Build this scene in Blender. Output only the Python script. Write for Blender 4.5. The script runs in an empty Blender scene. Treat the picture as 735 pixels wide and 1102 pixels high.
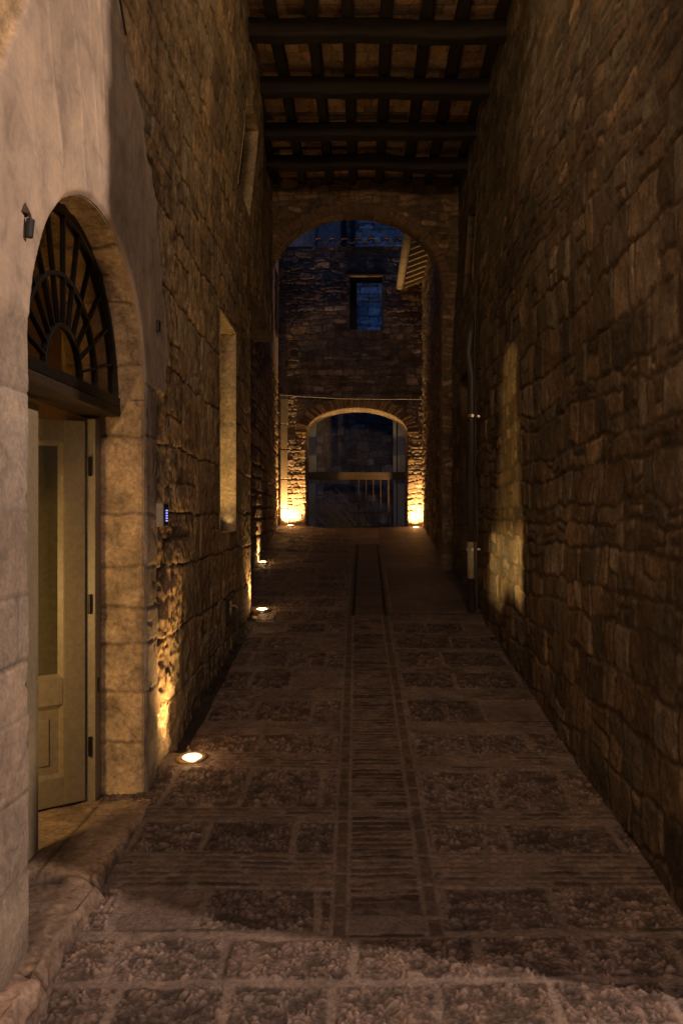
import bpy, math, random
import numpy as np
R = math.radians
scene = bpy.context.scene
COL = scene.collection
random.seed(7)

# ------------------------------------------------------------------ noise
def _h(ix, iy, seed):
    n = (ix.astype(np.int64) * 374761393 + iy.astype(np.int64) * 668265263 + seed * 974634777) & 0x7fffffff
    n = ((n ^ (n >> 13)) * 1274126177) & 0x7fffffff
    n = (n ^ (n >> 16)) & 0xffffff
    return n / float(0xffffff)
def vnoise(x, y, seed=0):
    ix = np.floor(x); iy = np.floor(y); fx = x - ix; fy = y - iy
    fx = fx * fx * fx * (fx * (fx * 6 - 15) + 10); fy = fy * fy * fy * (fy * (fy * 6 - 15) + 10)
    ix = ix.astype(np.int64); iy = iy.astype(np.int64)
    a = _h(ix, iy, seed); b = _h(ix + 1, iy, seed); c = _h(ix, iy + 1, seed); d = _h(ix + 1, iy + 1, seed)
    return (a + (b - a) * fx + (c - a) * fy + (a - b - c + d) * fx * fy) * 2 - 1
def fbm(x, y, seed=0, octv=4, gain=.5):
    s = 0; a = 1.; t = 0
    for k in range(octv):
        s = s + a * vnoise(x * 2.03 ** k + 13.7 * k, y * 2.03 ** k + 7.1 * k, seed + k); t += a; a *= gain
    return s / t
def ridged(x, y, seed=0, octv=4):
    s = 0; a = 1.; t = 0
    for k in range(octv):
        s = s + a * (1 - 2 * np.abs(vnoise(x * 2.1 ** k + 3.7 * k, y * 2.1 ** k + 9.1 * k, seed + k))); t += a; a *= .55
    return s / t
def worley(x, y, seed=0):
    ix = np.floor(x).astype(np.int64); iy = np.floor(y).astype(np.int64)
    f1 = np.full(x.shape, 9.); f2 = np.full(x.shape, 9.); idd = np.zeros(x.shape)
    for dx in (-1, 0, 1):
        for dy in (-1, 0, 1):
            cx = ix + dx; cy = iy + dy
            px = cx + .1 + .8 * _h(cx, cy, seed); py = cy + .1 + .8 * _h(cx, cy, seed + 5)
            d = np.hypot(px - x, py - y); r = _h(cx, cy, seed + 9)
            n1 = d < f1
            f2 = np.where(n1, f1, np.minimum(f2, d)); idd = np.where(n1, r, idd); f1 = np.where(n1, d, f1)
    return f1, f2, idd
def sst(a, b, x):
    t = np.clip((x - a) / (b - a), 0, 1); return t * t * (3 - 2 * t)
def mix3(a, b, m):
    return a * (1 - m[..., None]) + np.asarray(b) * m[..., None]

def masonry(u, v, seed, hr, wr, vmin, vmax, umin, umax, warp=.015, split=.3, rows=None):
    rng = np.random.RandomState(seed)
    vw = v + warp * fbm(u * 1.7, v * 1.7, seed + 31, 3) + warp * .6 * fbm(u * 6, v * 6, seed + 33, 3)
    uw = u + warp * .7 * fbm(u * 2.3, v * 2.3, seed + 32, 3) + warp * .6 * fbm(u * 6, v * 6, seed + 34, 3)
    if rows is None:
        rb = [vmin - .2]
        while rb[-1] < vmax + .3: rb.append(rb[-1] + rng.uniform(*hr))
    else: rb = list(rows)
    rb = np.array(rb)
    ri = np.clip(np.searchsorted(rb, vw) - 1, 0, len(rb) - 2)
    du = np.zeros(u.shape); dv = np.zeros(u.shape); ident = np.zeros(u.shape, dtype=np.int64)
    su = np.zeros(u.shape); sv = np.zeros(u.shape)
    for r in range(len(rb) - 1):
        ub = [umin - rng.uniform(.1, wr[1] + .1)]
        while ub[-1] < umax + .3:
            ub.append(ub[-1] + rng.uniform(*wr) * (.6 if rng.rand() < .22 else 1))
        ub = np.array(ub); spl = np.where(rng.rand(len(ub)) < split, rng.uniform(.35, .65, len(ub)), 0)
        m = ri == r
        if not m.any(): continue
        uu = uw[m]; vv = vw[m]
        ci = np.clip(np.searchsorted(ub, uu) - 1, 0, len(ub) - 2)
        u0 = ub[ci]; u1 = ub[ci + 1]; v0 = np.full(uu.shape, rb[r]); v1 = np.full(uu.shape, rb[r + 1])
        s = spl[ci]; mid = v0 + s * (v1 - v0); has = s > 0; top = has & (vv > mid); bot = has & ~top
        v0 = np.where(top, mid, v0); v1 = np.where(bot, mid, v1)
        du[m] = np.minimum(uu - u0, u1 - uu); dv[m] = np.minimum(vv - v0, v1 - vv)
        su[m] = (uu - (u0 + u1) / 2); sv[m] = (vv - (v0 + v1) / 2)
        ident[m] = r * 4001 + ci * 7 + np.where(top, 3, 0)
    Rr = .035
    q = np.maximum(Rr - du, 0); p = np.maximum(Rr - dv, 0)
    d = np.where((q > 0) & (p > 0), Rr - np.hypot(q, p), np.minimum(du, dv))
    tab = rng.rand(5, 9973)
    rr = [tab[k][ident % 9973] for k in range(5)]
    return d, rr, su, sv

# ------------------------------------------------------------------ objects and meshes
def tag(o, label=None, cat=None, group=None, kind=None):
    if label: o['label'] = label
    if cat: o['category'] = cat
    if group: o['group'] = group
    if kind: o['kind'] = kind
    return o
def wloc(o):
    x = y = z = 0.
    while o is not None:
        x += o.location[0]; y += o.location[1]; z += o.location[2]; o = o.parent
    return np.array((x, y, z))
def empty(name, loc, label, cat, group=None):
    o = bpy.data.objects.new(name, None); COL.objects.link(o); o.location = loc
    o.empty_display_size = .2
    return tag(o, label, cat, group)
def link_mesh(name, me, mat, parent=None, origin=None):
    o = bpy.data.objects.new(name, me); COL.objects.link(o)
    if mat: me.materials.append(mat)
    if parent is not None: o.parent = parent
    return o
def children(o): return [c for c in bpy.data.objects if c.parent == o]
def copy_tree(o, parent=None):
    c = o.copy(); COL.objects.link(c)
    if parent is not None: c.parent = parent
    for ch in children(o): copy_tree(ch, c)
    return c

def grid_mesh(name, P, C, mat, parent=None, keep=None, flip=False, smooth=True):
    """P (n,m,3) world positions, C (n,m,3) linear colours, keep (n-1,m-1) face mask"""
    n, m = P.shape[:2]
    if parent is not None: P = P - wloc(parent)
    idx = np.arange(n * m).reshape(n, m)
    a = idx[:-1, :-1]; b = idx[1:, :-1]; c = idx[1:, 1:]; d = idx[:-1, 1:]
    q = np.stack([a, b, c, d] if not flip else [a, d, c, b], -1).reshape(-1, 4)
    if keep is not None: q = q[keep.reshape(-1)]
    used = np.zeros(n * m, bool); used[q.ravel()] = True
    remap = np.cumsum(used) - 1; q = remap[q]
    V = P.reshape(-1, 3)[used].astype(np.float32); K_ = C.shape[-1]; CC = C.reshape(-1, K_)[used]
    me = bpy.data.meshes.new(name)
    me.vertices.add(len(V)); me.vertices.foreach_set('co', V.ravel())
    me.loops.add(q.size); me.loops.foreach_set('vertex_index', q.ravel().astype(np.int32))
    me.polygons.add(len(q)); me.polygons.foreach_set('loop_start', np.arange(0, q.size, 4, dtype=np.int32))
    me.polygons.foreach_set('loop_total', np.full(len(q), 4, dtype=np.int32))
    me.update(calc_edges=True)
    at = me.color_attributes.new('Col', 'FLOAT_COLOR', 'POINT')
    rgba = np.ones((len(V), 4), np.float32); rgba[:, :K_] = np.clip(CC, 0, 1)
    at.data.foreach_set('color', rgba.ravel())
    me.polygons.foreach_set('use_smooth', np.full(len(q), smooth))
    me.validate()
    return link_mesh(name, me, mat, parent)

def spacing(a, b, f):
    out = [a]
    while out[-1] < b: out.append(out[-1] + f(out[-1]))
    out[-1] = b
    return np.array(out)

def wall(name, us, vs, hc, M, mat, parent=None, sdf=None, flip=False):
    U, V = np.meshgrid(us, vs, indexing='ij')
    keep = None
    if sdf is not None:
        S = sdf(U, V); e = 1e-3
        gx = (sdf(U + e, V) - sdf(U - e, V)) / (2 * e); gy = (sdf(U, V + e) - sdf(U, V - e)) / (2 * e)
        g2 = np.maximum(gx * gx + gy * gy, 1e-6)
        DU = np.gradient(us)[:, None] * np.ones_like(U); DV = np.gradient(vs)[None, :] * np.ones_like(U)
        cell = np.maximum(np.abs(gx) * DU, np.abs(gy) * DV) * 1.45
        ins = (S < 0) & (S > -cell)
        U = np.where(ins, U - S * gx / g2, U); V = np.where(ins, V - S * gy / g2, V)
        dead = S <= -cell
        inn = dead
        k = (S < 0)
        allin = k[:-1, :-1] & k[1:, :-1] & k[:-1, 1:] & k[1:, 1:]
        anyd = inn[:-1, :-1] | inn[1:, :-1] | inn[:-1, 1:] | inn[1:, 1:]
        keep = ~(allin | anyd)
        S2 = sdf(U, V)
    H, C = hc(U, V)
    if sdf is not None:
        w = sst(0, .022, S2); H = H * w - .007 * (1 - w)
    return grid_mesh(name, np.stack(M(U, V, H), -1), C, mat, parent, keep, flip)

def reveal(name, pts, M, mat, parent, t0, t1, hc, step=.009, tstep=.01, flip=False, closed=False, start=-.004):
    """strip of wall thickness around an opening; pts is the outline (u,v), inward side on its left"""
    pts = np.array(pts, float)
    if closed: pts = np.vstack([pts, pts[:1]])
    seg = np.hypot(*(pts[1:] - pts[:-1]).T); cs = np.concatenate([[0], np.cumsum(seg)])
    s = np.unique(np.concatenate([np.arange(0, cs[-1], step), cs]))
    u = np.interp(s, cs, pts[:, 0]); v = np.interp(s, cs, pts[:, 1])
    tu = np.gradient(u, s); tv = np.gradient(v, s); ln = np.hypot(tu, tv) + 1e-9
    nu = -tv / ln; nv = tu / ln
    t = np.arange(t0, t1 + tstep, tstep)
    S, T = np.meshgrid(s, t, indexing='ij')
    H, C = hc(S, T)
    H = H * sst(0, .03, T - t0) + start
    UU = u[:, None] + nu[:, None] * H; VV = v[:, None] + nv[:, None] * H
    return grid_mesh(name, np.stack(M(UU, VV, -T), -1), C, mat, parent, None, flip)

class MB:
    def __init__(s): s.v = []; s.f = []
    def add(s, vs, fs):
        k = len(s.v); s.v += [tuple(map(float, p)) for p in vs]; s.f += [tuple(i + k for i in f) for f in fs]; return s
    def box(s, x0, x1, y0, y1, z0, z1):
        return s.add([(x0, y0, z0), (x1, y0, z0), (x1, y1, z0), (x0, y1, z0), (x0, y0, z1), (x1, y0, z1), (x1, y1, z1), (x0, y1, z1)],
                     [(0, 3, 2, 1), (4, 5, 6, 7), (0, 1, 5, 4), (1, 2, 6, 5), (2, 3, 7, 6), (3, 0, 4, 7)])
    def hexa(s, p): return s.add(p, [(0, 3, 2, 1), (4, 5, 6, 7), (0, 1, 5, 4), (1, 2, 6, 5), (2, 3, 7, 6), (3, 0, 4, 7)])
    def tube(s, path, r, n=10, caps=True):
        path = [np.array(p, float) for p in path]; rs = r if hasattr(r, '__len__') else [r] * len(path)
        rings = []; prev = None
        for i, p in enumerate(path):
            d = path[min(i + 1, len(path) - 1)] - path[max(i - 1, 0)]; d /= np.linalg.norm(d) + 1e-9
            a = prev if prev is not None else (np.array((0, 0, 1.)) if abs(d[2]) < .9 else np.array((1., 0, 0)))
            x = a - d * a.dot(d); x /= np.linalg.norm(x) + 1e-9; y = np.cross(d, x); prev = x
            rings.append([p + rs[i] * (math.cos(2 * math.pi * k / n) * x + math.sin(2 * math.pi * k / n) * y) for k in range(n)])
        vs = [q for rg in rings for q in rg]; fs = []
        for i in range(len(path) - 1):
            for k in range(n):
                fs.append((i * n + k, i * n + (k + 1) % n, (i + 1) * n + (k + 1) % n, (i + 1) * n + k))
        if caps: fs.append(tuple(range(n - 1, -1, -1))); fs.append(tuple((len(path) - 1) * n + k for k in range(n)))
        return s.add(vs, fs)
    def lathe(s, prof, c, n=28):
        vs = []; fs = []
        for r, z in prof:
            for k in range(n): vs.append((c[0] + r * math.cos(2 * math.pi * k / n), c[1] + r * math.sin(2 * math.pi * k / n), c[2] + z))
        for i in range(len(prof) - 1):
            for k in range(n): fs.append((i * n + k, i * n + (k + 1) % n, (i + 1) * n + (k + 1) % n, (i + 1) * n + k))
        return s.add(vs, fs)
    def build(s, name, mat, parent=None, bevel=0, smooth=False):
        me = bpy.data.meshes.new(name)
        off = wloc(parent) if parent is not None else np.zeros(3)
        me.from_pydata([tuple(np.array(p) - off) for p in s.v], [], s.f); me.update()
        if smooth: me.polygons.foreach_set('use_smooth', [True] * len(me.polygons))
        o = link_mesh(name, me, mat, parent)
        if bevel:
            b = o.modifiers.new('bevel', 'BEVEL'); b.width = bevel; b.segments = 2; b.limit_method = 'ANGLE'
        return o

# ------------------------------------------------------------------ materials
def newmat(name):
    m = bpy.data.materials.new(name); m.use_nodes = True
    nt = m.node_tree; b = nt.nodes['Principled BSDF']
    return m, nt, b
def nnode(nt, t, **kw):
    n = nt.nodes.new(t)
    for k, v in kw.items():
        if k in n.inputs: n.inputs[k].default_value = v
        else: setattr(n, k, v)
    return n
def tex_noise(nt, co, scale, detail=6, rough=.6, dist=0):
    n = nnode(nt, 'ShaderNodeTexNoise', Scale=scale, Detail=detail, Roughness=rough, Distortion=dist)
    nt.links.new(co, n.inputs['Vector']); return n.outputs['Fac']
def ramp(nt, fac, stops):
    r = nt.nodes.new('ShaderNodeValToRGB'); nt.links.new(fac, r.inputs['Fac'])
    e = r.color_ramp.elements
    while len(e) < len(stops): e.new(.5)
    for k, (p, c) in enumerate(stops):
        e[k].position = p; e[k].color = (*c, 1) if hasattr(c, '__len__') else (c, c, c, 1)
    return r.outputs['Color']
def mul(nt, a, b, fac=1, al=None):
    m = nt.nodes.new('ShaderNodeMix'); m.data_type = 'RGBA'; m.blend_type = 'MULTIPLY'; m.inputs['Factor'].default_value = fac
    if al is not None:
        q = nt.nodes.new('ShaderNodeMath'); q.operation = 'MULTIPLY'; q.inputs[1].default_value = fac
        nt.links.new(al, q.inputs[0]); nt.links.new(q.outputs[0], m.inputs['Factor'])
    nt.links.new(a, m.inputs['A']); nt.links.new(b, m.inputs['B']); return m.outputs['Result']
def bumps(nt, b, facs, al=None):
    last = None
    for f, st, dist in facs:
        n = nt.nodes.new('ShaderNodeBump'); n.inputs['Strength'].default_value = st; n.inputs['Distance'].default_value = dist
        if al is not None:
            q = nt.nodes.new('ShaderNodeMath'); q.operation = 'MULTIPLY'; q.inputs[1].default_value = st
            nt.links.new(al, q.inputs[0]); nt.links.new(q.outputs[0], n.inputs['Strength'])
        nt.links.new(f, n.inputs['Height'])
        if last: nt.links.new(last, n.inputs['Normal'])
        last = n.outputs['Normal']
    nt.links.new(last, b.inputs['Normal'])
def stone_mat(name, rough=.88, fine=70, b1=.5, gloss_var=0.):
    m, nt, b = newmat(name)
    at = nt.nodes.new('ShaderNodeAttribute'); at.attribute_name = 'Col'
    co = nt.nodes.new('ShaderNodeTexCoord').outputs['Object']
    n1 = tex_noise(nt, co, fine, 8, .7); n2 = tex_noise(nt, co, fine * .12, 6, .65, .6); n3 = tex_noise(nt, co, fine * 3.1, 4, .7)
    AL = at.outputs['Alpha']
    n4 = tex_noise(nt, co, fine * .35, 8, .75, 1.2)
    c = mul(nt, at.outputs['Color'], ramp(nt, n1, [(.3, .45), (.5, 1.), (.7, 1.5)]), .75, AL)
    c = mul(nt, c, ramp(nt, n4, [(.32, (.45, .42, .4)), (.45, (.95, .95, .95)), (.68, (1.4, 1.34, 1.25))]), .7, AL)
    c = mul(nt, c, ramp(nt, n2, [(.3, (.62, .6, .6)), (.5, (1., 1., 1.)), (.7, (1.3, 1.22, 1.1))]), .8)
    nt.links.new(c, b.inputs['Base Color'])
    b.inputs['Roughness'].default_value = rough
    if gloss_var:
        r = ramp(nt, n2, [(.35, rough - gloss_var), (.65, rough)]); nt.links.new(r, b.inputs['Roughness'])
    b.inputs['Specular IOR Level'].default_value = .3
    bumps(nt, b, [(n1, b1, .009), (n3, b1, .003), (n4, .5, .012), (n2, .4, .02)], AL)
    return m
def flat_mat(name, c1, c2, scale=(8, 8, 8), rough=.6, metal=0, bump=.2, spec=.4, dist=.003):
    m, nt, b = newmat(name)
    co = nt.nodes.new('ShaderNodeTexCoord').outputs['Object']
    mp = nt.nodes.new('ShaderNodeMapping'); mp.inputs['Scale'].default_value = scale; nt.links.new(co, mp.inputs['Vector'])
    n = tex_noise(nt, mp.outputs['Vector'], 1, 8, .65, .4); n2 = tex_noise(nt, co, 40, 6, .6)
    c = ramp(nt, n, [(.3, c1), (.7, c2)]); c = mul(nt, c, ramp(nt, n2, [(.3, .75), (.7, 1.2)]), .7)
    nt.links.new(c, b.inputs['Base Color']); b.inputs['Roughness'].default_value = rough; b.inputs['Metallic'].default_value = metal
    b.inputs['Specular IOR Level'].default_value = spec
    bumps(nt, b, [(n, bump, dist), (n2, bump, dist * .5)])
    return m
def emis_mat(name, col, st):
    m, nt, b = newmat(name)
    co = nt.nodes.new('ShaderNodeTexCoord').outputs['Object']
    f = tex_noise(nt, co, 60, 2); c = mul(nt, ramp(nt, f, [(0, col), (1, col)]), ramp(nt, f, [(.3, .95), (.7, 1.)]))
    nt.links.new(c, b.inputs['Emission Color']); nt.links.new(c, b.inputs['Base Color'])
    b.inputs['Emission Strength'].default_value = st
    return m
def glass_mat(name, tint, rough=.05, refl=1.45):
    m, nt, b = newmat(name)
    nt.nodes.remove(b)
    tr = nt.nodes.new('ShaderNodeBsdfTransparent'); gl = nt.nodes.new('ShaderNodeBsdfGlossy'); fr = nt.nodes.new('ShaderNodeFresnel')
    fr.inputs['IOR'].default_value = refl; gl.inputs['Roughness'].default_value = rough
    co = nt.nodes.new('ShaderNodeTexCoord').outputs['Object']
    f = tex_noise(nt, co, 6, 5, .7)
    c = ramp(nt, f, [(.3, tuple(t * .75 for t in tint)), (.7, tint)]); nt.links.new(c, tr.inputs['Color'])
    bp = nt.nodes.new('ShaderNodeBump'); bp.inputs['Strength'].default_value = .15; bp.inputs['Distance'].default_value = .01
    nt.links.new(f, bp.inputs['Height']); nt.links.new(bp.outputs['Normal'], gl.inputs['Normal'])
    mx = nt.nodes.new('ShaderNodeMixShader'); nt.links.new(fr.outputs[0], mx.inputs[0]); nt.links.new(tr.outputs[0], mx.inputs[1]); nt.links.new(gl.outputs[0], mx.inputs[2])
    nt.links.new(mx.outputs[0], nt.nodes['Material Output'].inputs['Surface'])
    return m

M_wallL = stone_mat('left wall stone and plaster', .9, 55, .45)
M_reveal = stone_mat('dressed limestone', .85, 45, .4)
M_wallR = stone_mat('rubble stone', .92, 50, .6)
M_floor = stone_mat('paving stone', .78, 60, .55, .25)
M_far = stone_mat('far rubble stone', .9, 30, .8)
M_wood = flat_mat('dark old timber', (.009, .006, .004), (.022, .014, .009), (3, 20, 20), .8, bump=.5)
M_woodY = flat_mat('dark old timber lengthwise', (.012, .007, .005), (.028, .017, .011), (20, 3, 20), .8, bump=.5)
M_ring = flat_mat('dull brick', (.10, .06, .035), (.17, .105, .06), (9, 9, 9), .85, bump=.5)
M_brown = flat_mat('brown timber', (.02, .012, .007), (.045, .026, .014), (3, 20, 20), .6, bump=.3)
M_door = flat_mat('cream green door paint', (.235, .20, .13), (.28, .24, .155), (6, 6, 1), .45, bump=.08)
M_iron = flat_mat('black iron', (.012, .011, .01), (.03, .025, .02), (20, 20, 20), .45, metal=.6, bump=.15)
M_rust = flat_mat('rusty iron', (.04, .022, .015), (.08, .045, .028), (60, 60, 60), .8, bump=.4)
M_steel = flat_mat('brushed steel', (.45, .42, .38), (.6, .57, .52), (90, 90, 5), .35, metal=.9, bump=.05)
M_brass = flat_mat('brass ring', (.4, .3, .18), (.55, .42, .26), (30, 30, 30), .35, metal=.8, bump=.05)
M_pipe = flat_mat('painted pipe', (.035, .03, .026), (.06, .05, .042), (10, 10, 2), .5, bump=.1)
M_gutter = flat_mat('pale painted gutter', (.3, .26, .18), (.42, .37, .27), (10, 3, 10), .6, bump=.1)
M_terr = flat_mat('terracotta roof tiles', (.16, .09, .055), (.3, .18, .11), (9, 9, 9), .85, bump=.4)
M_cable = flat_mat('grey cable', (.12, .11, .1), (.2, .18, .16), (30, 30, 30), .6)
M_plasterdark = flat_mat('room plaster', (.34, .26, .15), (.56, .44, .28), (1.5, 1.5, 1.5), .9)
M_glass = glass_mat('fanlight glass', (.85, .76, .58))
M_glassd = flat_mat('curtained door glass', (.07, .06, .028), (.11, .095, .045), (9, 9, .6), .12, bump=.03)
M_lens = emis_mat('lit lamp lens', (1., .62, .27), 26)
M_blue = emis_mat('blue button light', (.3, .32, 1.), 2.)
M_black = flat_mat('dark plastic', (.012, .012, .014), (.02, .02, .022), (20, 20, 20), .5)

# ------------------------------------------------------------------ layout numbers
SL = .0954                       # uphill slope of the alley
def gz(y): return SL * y
def xl(Y): return -1.05 - .0175 * np.clip(np.asarray(Y, float) - 4, 0, 9)
XR = 1.10
YC, ZS, RA = 3.185, 2.24, .665   # doorway arch

def cvar(base, r, amt=.25):
    base = np.array(base)
    k = 1 + amt * (r[0] - .5) * 2
    warm = (r[1] - .5) * amt * .6
    return np.stack([base[0] * k * (1 + warm), base[1] * k, base[2] * k * (1 - warm)], -1)

# ------------------------------------------------------------------ LEFT building
left = empty('stone_building', (-1.4, 3.2, 0), 'tall plastered and ashlar stone building with arched doorway along the left of the alley', 'building')
ML = lambda U, V, H: (xl(U) + H + .13 * sst(3.9, 5.6, V) * sst(9.6, 7.6, U) * sst(3.5, 5.5, U), U, V)
def sdL(U, V):
    a = np.where(V > ZS, np.hypot(U - YC, V - ZS) - RA, np.abs(U - YC) - RA)
    def bx(y0, y1, z0, z1):
        qx = np.abs(U - (y0 + y1) / 2) - (y1 - y0) / 2; qz = np.abs(V - (z0 + z1) / 2) - (z1 - z0) / 2
        return np.maximum(qx, qz)
    return np.minimum.reduce([a, bx(6.12, 6.95, 1.55, 3.25), bx(6.85, 7.6, 4.5, 5.3), bx(8.0, 11.2, -2, 3.9)])
def hcL(U, V):
    d, r, su, sv = masonry(U, V, 11, (.3, .43), (.3, .72), -.5, 3.3, -6, 11, .03, .15)
    d2, r2, su2, sv2 = masonry(U, V, 12, (.16, .27), (.2, .48), 2.9, 6.3, -6, 11, .045, .25)
    up = V > 3.28 + .03 * fbm(U * 3, V * 0, 5)
    d = np.where(up, d2, d); r = [np.where(up, b, a) for a, b in zip(r, r2)]; su = np.where(up, su2, su); sv = np.where(up, sv2, sv)
    d = d + .006 * fbm(U * 22, V * 22, 2, 3)
    rough = .003 + .010 * sst(1.6, .8, V) + .004 * r[3] + .012 * sst(.5, .0, np.abs(U - 4.2 - .1 * V))
    rg = ridged(U * 6.5, V * 6.5, 41, 5)
    hs = sst(.001, .012, d) * .010 + (rg - .2) * rough + (r[2] - .5) * .010 + su * (r[3] - .5) * .03 + sv * (r[4] - .5) * .03
    hs += .005 * fbm(U * 34, V * 34, 43, 3) + .004 * fbm(U * 11, V * 15, 44, 4) - .005 * sst(.25, .5, fbm(U * 9, V * 12, 45, 3))
    cs = cvar((.42, .315, .19), r, .26)
    cs = cs * (.6 + .4 * sst(-.5, .5, rg))[..., None] * (1 + .35 * fbm(U * 5, V * 7, 46, 4))[..., None]
    cs = cs * (.5 + .5 * sst(.0, .012, d))[..., None]
    cs = mix3(cs, (.10, .075, .06), .5 * sst(.1, .6, fbm(U * 1.4, V * 1.1, 77, 4)))
    # dressed blocks around the doorway
    dd, rd, sa, sb = masonry(U, V, 21, (.2, .38), (.4, .8), -.5, 3, -6, 6, .004, 0, rows=[-1.5, -1.1, -.7, -.3, .1, .6, .85, 1.085, 1.25, 1.45, 1.70, 2.07, 2.42, 2.8, 3.2])
    rd2 = fbm(U * 7, V * 7, 24, 5)
    hd = sst(0, .009, dd + .003 * fbm(U * 30, V * 30, 3, 2)) * .006 + .007 * rd2 + (rd[2] - .5) * .006 - .02 * sst(.45, .7, fbm(U * 16, V * 16, 25, 3)) * .4
    cd = cvar((.34, .285, .23), rd, .14) * (.82 + .18 * rd2 + .1)[..., None]
    cd = cd * (.7 + .3 * sst(0, .008, dd))[..., None]
    # lime plaster
    pn = fbm(U * 2.2, V * 1.6, 51, 5)
    streak = fbm(U * 9 + 2 * (V * .25), V * .7, 52, 4)
    hp = .012 + .006 * pn + .0015 * fbm(U * 40, V * 40, 53, 3) + .0045 * streak
    cp = np.ones(U.shape + (3,)) * np.array((.40, .33, .265))
    cp = cp * (1 + .16 * pn + .15 * streak)[..., None]
    for (ya, za, yb_, zb) in ((2.72, 4.2, 3.03, 2.85), (2.95, 4.2, 3.17, 3.0), (2.5, 4.0, 2.78, 2.9), (3.08, 4.0, 3.25, 3.3)):
        L = math.hypot(yb_ - ya, zb - za); tt = ((U - ya) * (yb_ - ya) + (V - za) * (zb - za)) / L ** 2
        w = .02 * fbm(tt * 4 + ya * 10, tt * 0, 9, 3)
        dist = np.abs((U - ya) * (zb - za) - (V - za) * (yb_ - ya)) / L
        dist = np.abs(((U - ya) * (zb - za) - (V - za) * (yb_ - ya)) / L + w)
        k = np.exp(-(dist / .009) ** 2) * ((tt > 0) & (tt < 1))
        hp = hp + .005 * k; cp = cp * (1 + .14 * k)[..., None]
    zz = [-1, .3, 1.3, 2.0, 2.3, 2.7, 3.17, 3.43, 3.87, 4.6, 7]
    yy = [4.02, 4.02, 4.05, 4.05, 4.21, 4.27, 4.08, 3.85, 3.45, 3.3, 3.1]
    yb = np.interp(V, zz, yy) + .13 * fbm(U * 4, V * 4, 61, 5) + .05 * fbm(U * 16, V * 16, 65, 3)
    smooth_side = sst(.012, -.012, U - yb)
    low = sst(.012, -.012, V - 2.31 - .02 * fbm(U * 3, V, 62))
    lowm = low * sst(.008, -.008, U - 4.06 - .02 * fbm(V * 6, U, 63))
    patch = sst(.01, -.01, U - (2.33 + (V - 3.01) * .62) - .03 * fbm(U * 6, V * 6, 64, 3)) * (V > 2.95) * (U > 1.2)
    pm = smooth_side * (1 - low) * (1 - patch)
    H = hs - .012; C = cs
    H = H * (1 - pm) + hp * pm; C = C * (1 - pm)[..., None] + cp * pm[..., None]
    H = H * (1 - lowm) + (hd + .006) * lowm; C = C * (1 - lowm)[..., None] + cd * lowm[..., None]
    # plaster edge line
    H = H + .004 * np.exp(-((U - yb + .02) / .02) ** 2) * (1 - low) * (U > 2.6)
    # darker towards the foot
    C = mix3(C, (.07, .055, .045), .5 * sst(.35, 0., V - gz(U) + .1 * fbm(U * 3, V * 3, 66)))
    # old stains and hairline cracks in the plaster
    crk = np.abs(fbm(U * 3.1 + 4, V * 2.1, 68, 4)); ck = sst(.012, .0, crk) * pm * sst(0., .3, fbm(U * 1.7, V * 1.7, 69, 2))
    C = C * (1 - .4 * ck)[..., None]; H = H - .003 * ck
    C = C * (1 - .22 * pm * sst(.2, .6, fbm(U * 1.3, V * .8, 67, 3)))[..., None]
    A = .75 - .55 * pm - .15 * lowm
    return H, np.concatenate([C, A[..., None]], -1)
usL = spacing(-4, 10.35, lambda y: .12 if y < 2.0 else min(.03, .0075 * max(1, (y / 3.3) ** 1.25)))
vsL = spacing(-.6, 6.2, lambda z: .009)
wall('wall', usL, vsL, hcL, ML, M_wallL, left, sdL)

# doorway reveal, arch soffit
pts = [(YC + RA, .28), (YC + RA, ZS)] + [(YC + RA * math.cos(a), ZS + RA * math.sin(a)) for a in np.linspace(0, math.pi, 60)[1:]] + [(YC - RA, .28)]
joints = np.array([0, .33, .57, .80, .975, 1.17, 1.42, 1.79, 2.12, 2.42, 2.72, 3.0, 3.3, 3.6, 3.85, 4.1, 4.45, 4.8, 5.15, 5.5, 5.9, 6.3])
def hcDoor(S, T):
    w = S + .014 * fbm(S * 7, T * 7, 71, 3) + .006 * fbm(S * 30, T * 30, 70, 2)
    k = np.clip(np.searchsorted(joints, w) - 1, 0, len(joints) - 2)
    d = np.minimum(w - joints[k], joints[k + 1] - w)
    n = fbm(S * 6, T * 6, 72, 5); n2 = fbm(S * 25, T * 25, 73, 3)
    tab = np.random.RandomState(3).rand(2, 40)
    H = .008 * n + .003 * n2 + sst(0, .012, d) * .007 - .012 * sst(.35, .7, fbm(S * 13, T * 13, 74, 3)) + (tab[0][k] - .5) * .008
    c = np.array((.40, .30, .185)) * (1 + .3 * (tab[1][k] - .5) + .5 * n + .25 * fbm(S * 18, T * 18, 75, 4))[..., None]
    c = c * (.5 + .5 * sst(0, .012, d))[..., None] * (1 - .3 * sst(.3, .0, np.abs(fbm(S * 5, T * 5, 78, 4)) * 6))[..., None]
    c = mix3(c, (.13, .085, .055), .6 * sst(.15, .65, fbm(S * 3.3, T * 4, 76, 5)))
    return H, c
reveal('doorway_reveal', pts, ML, M_reveal, left, 0, .36, hcDoor, .008, .009, flip=False)

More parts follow.
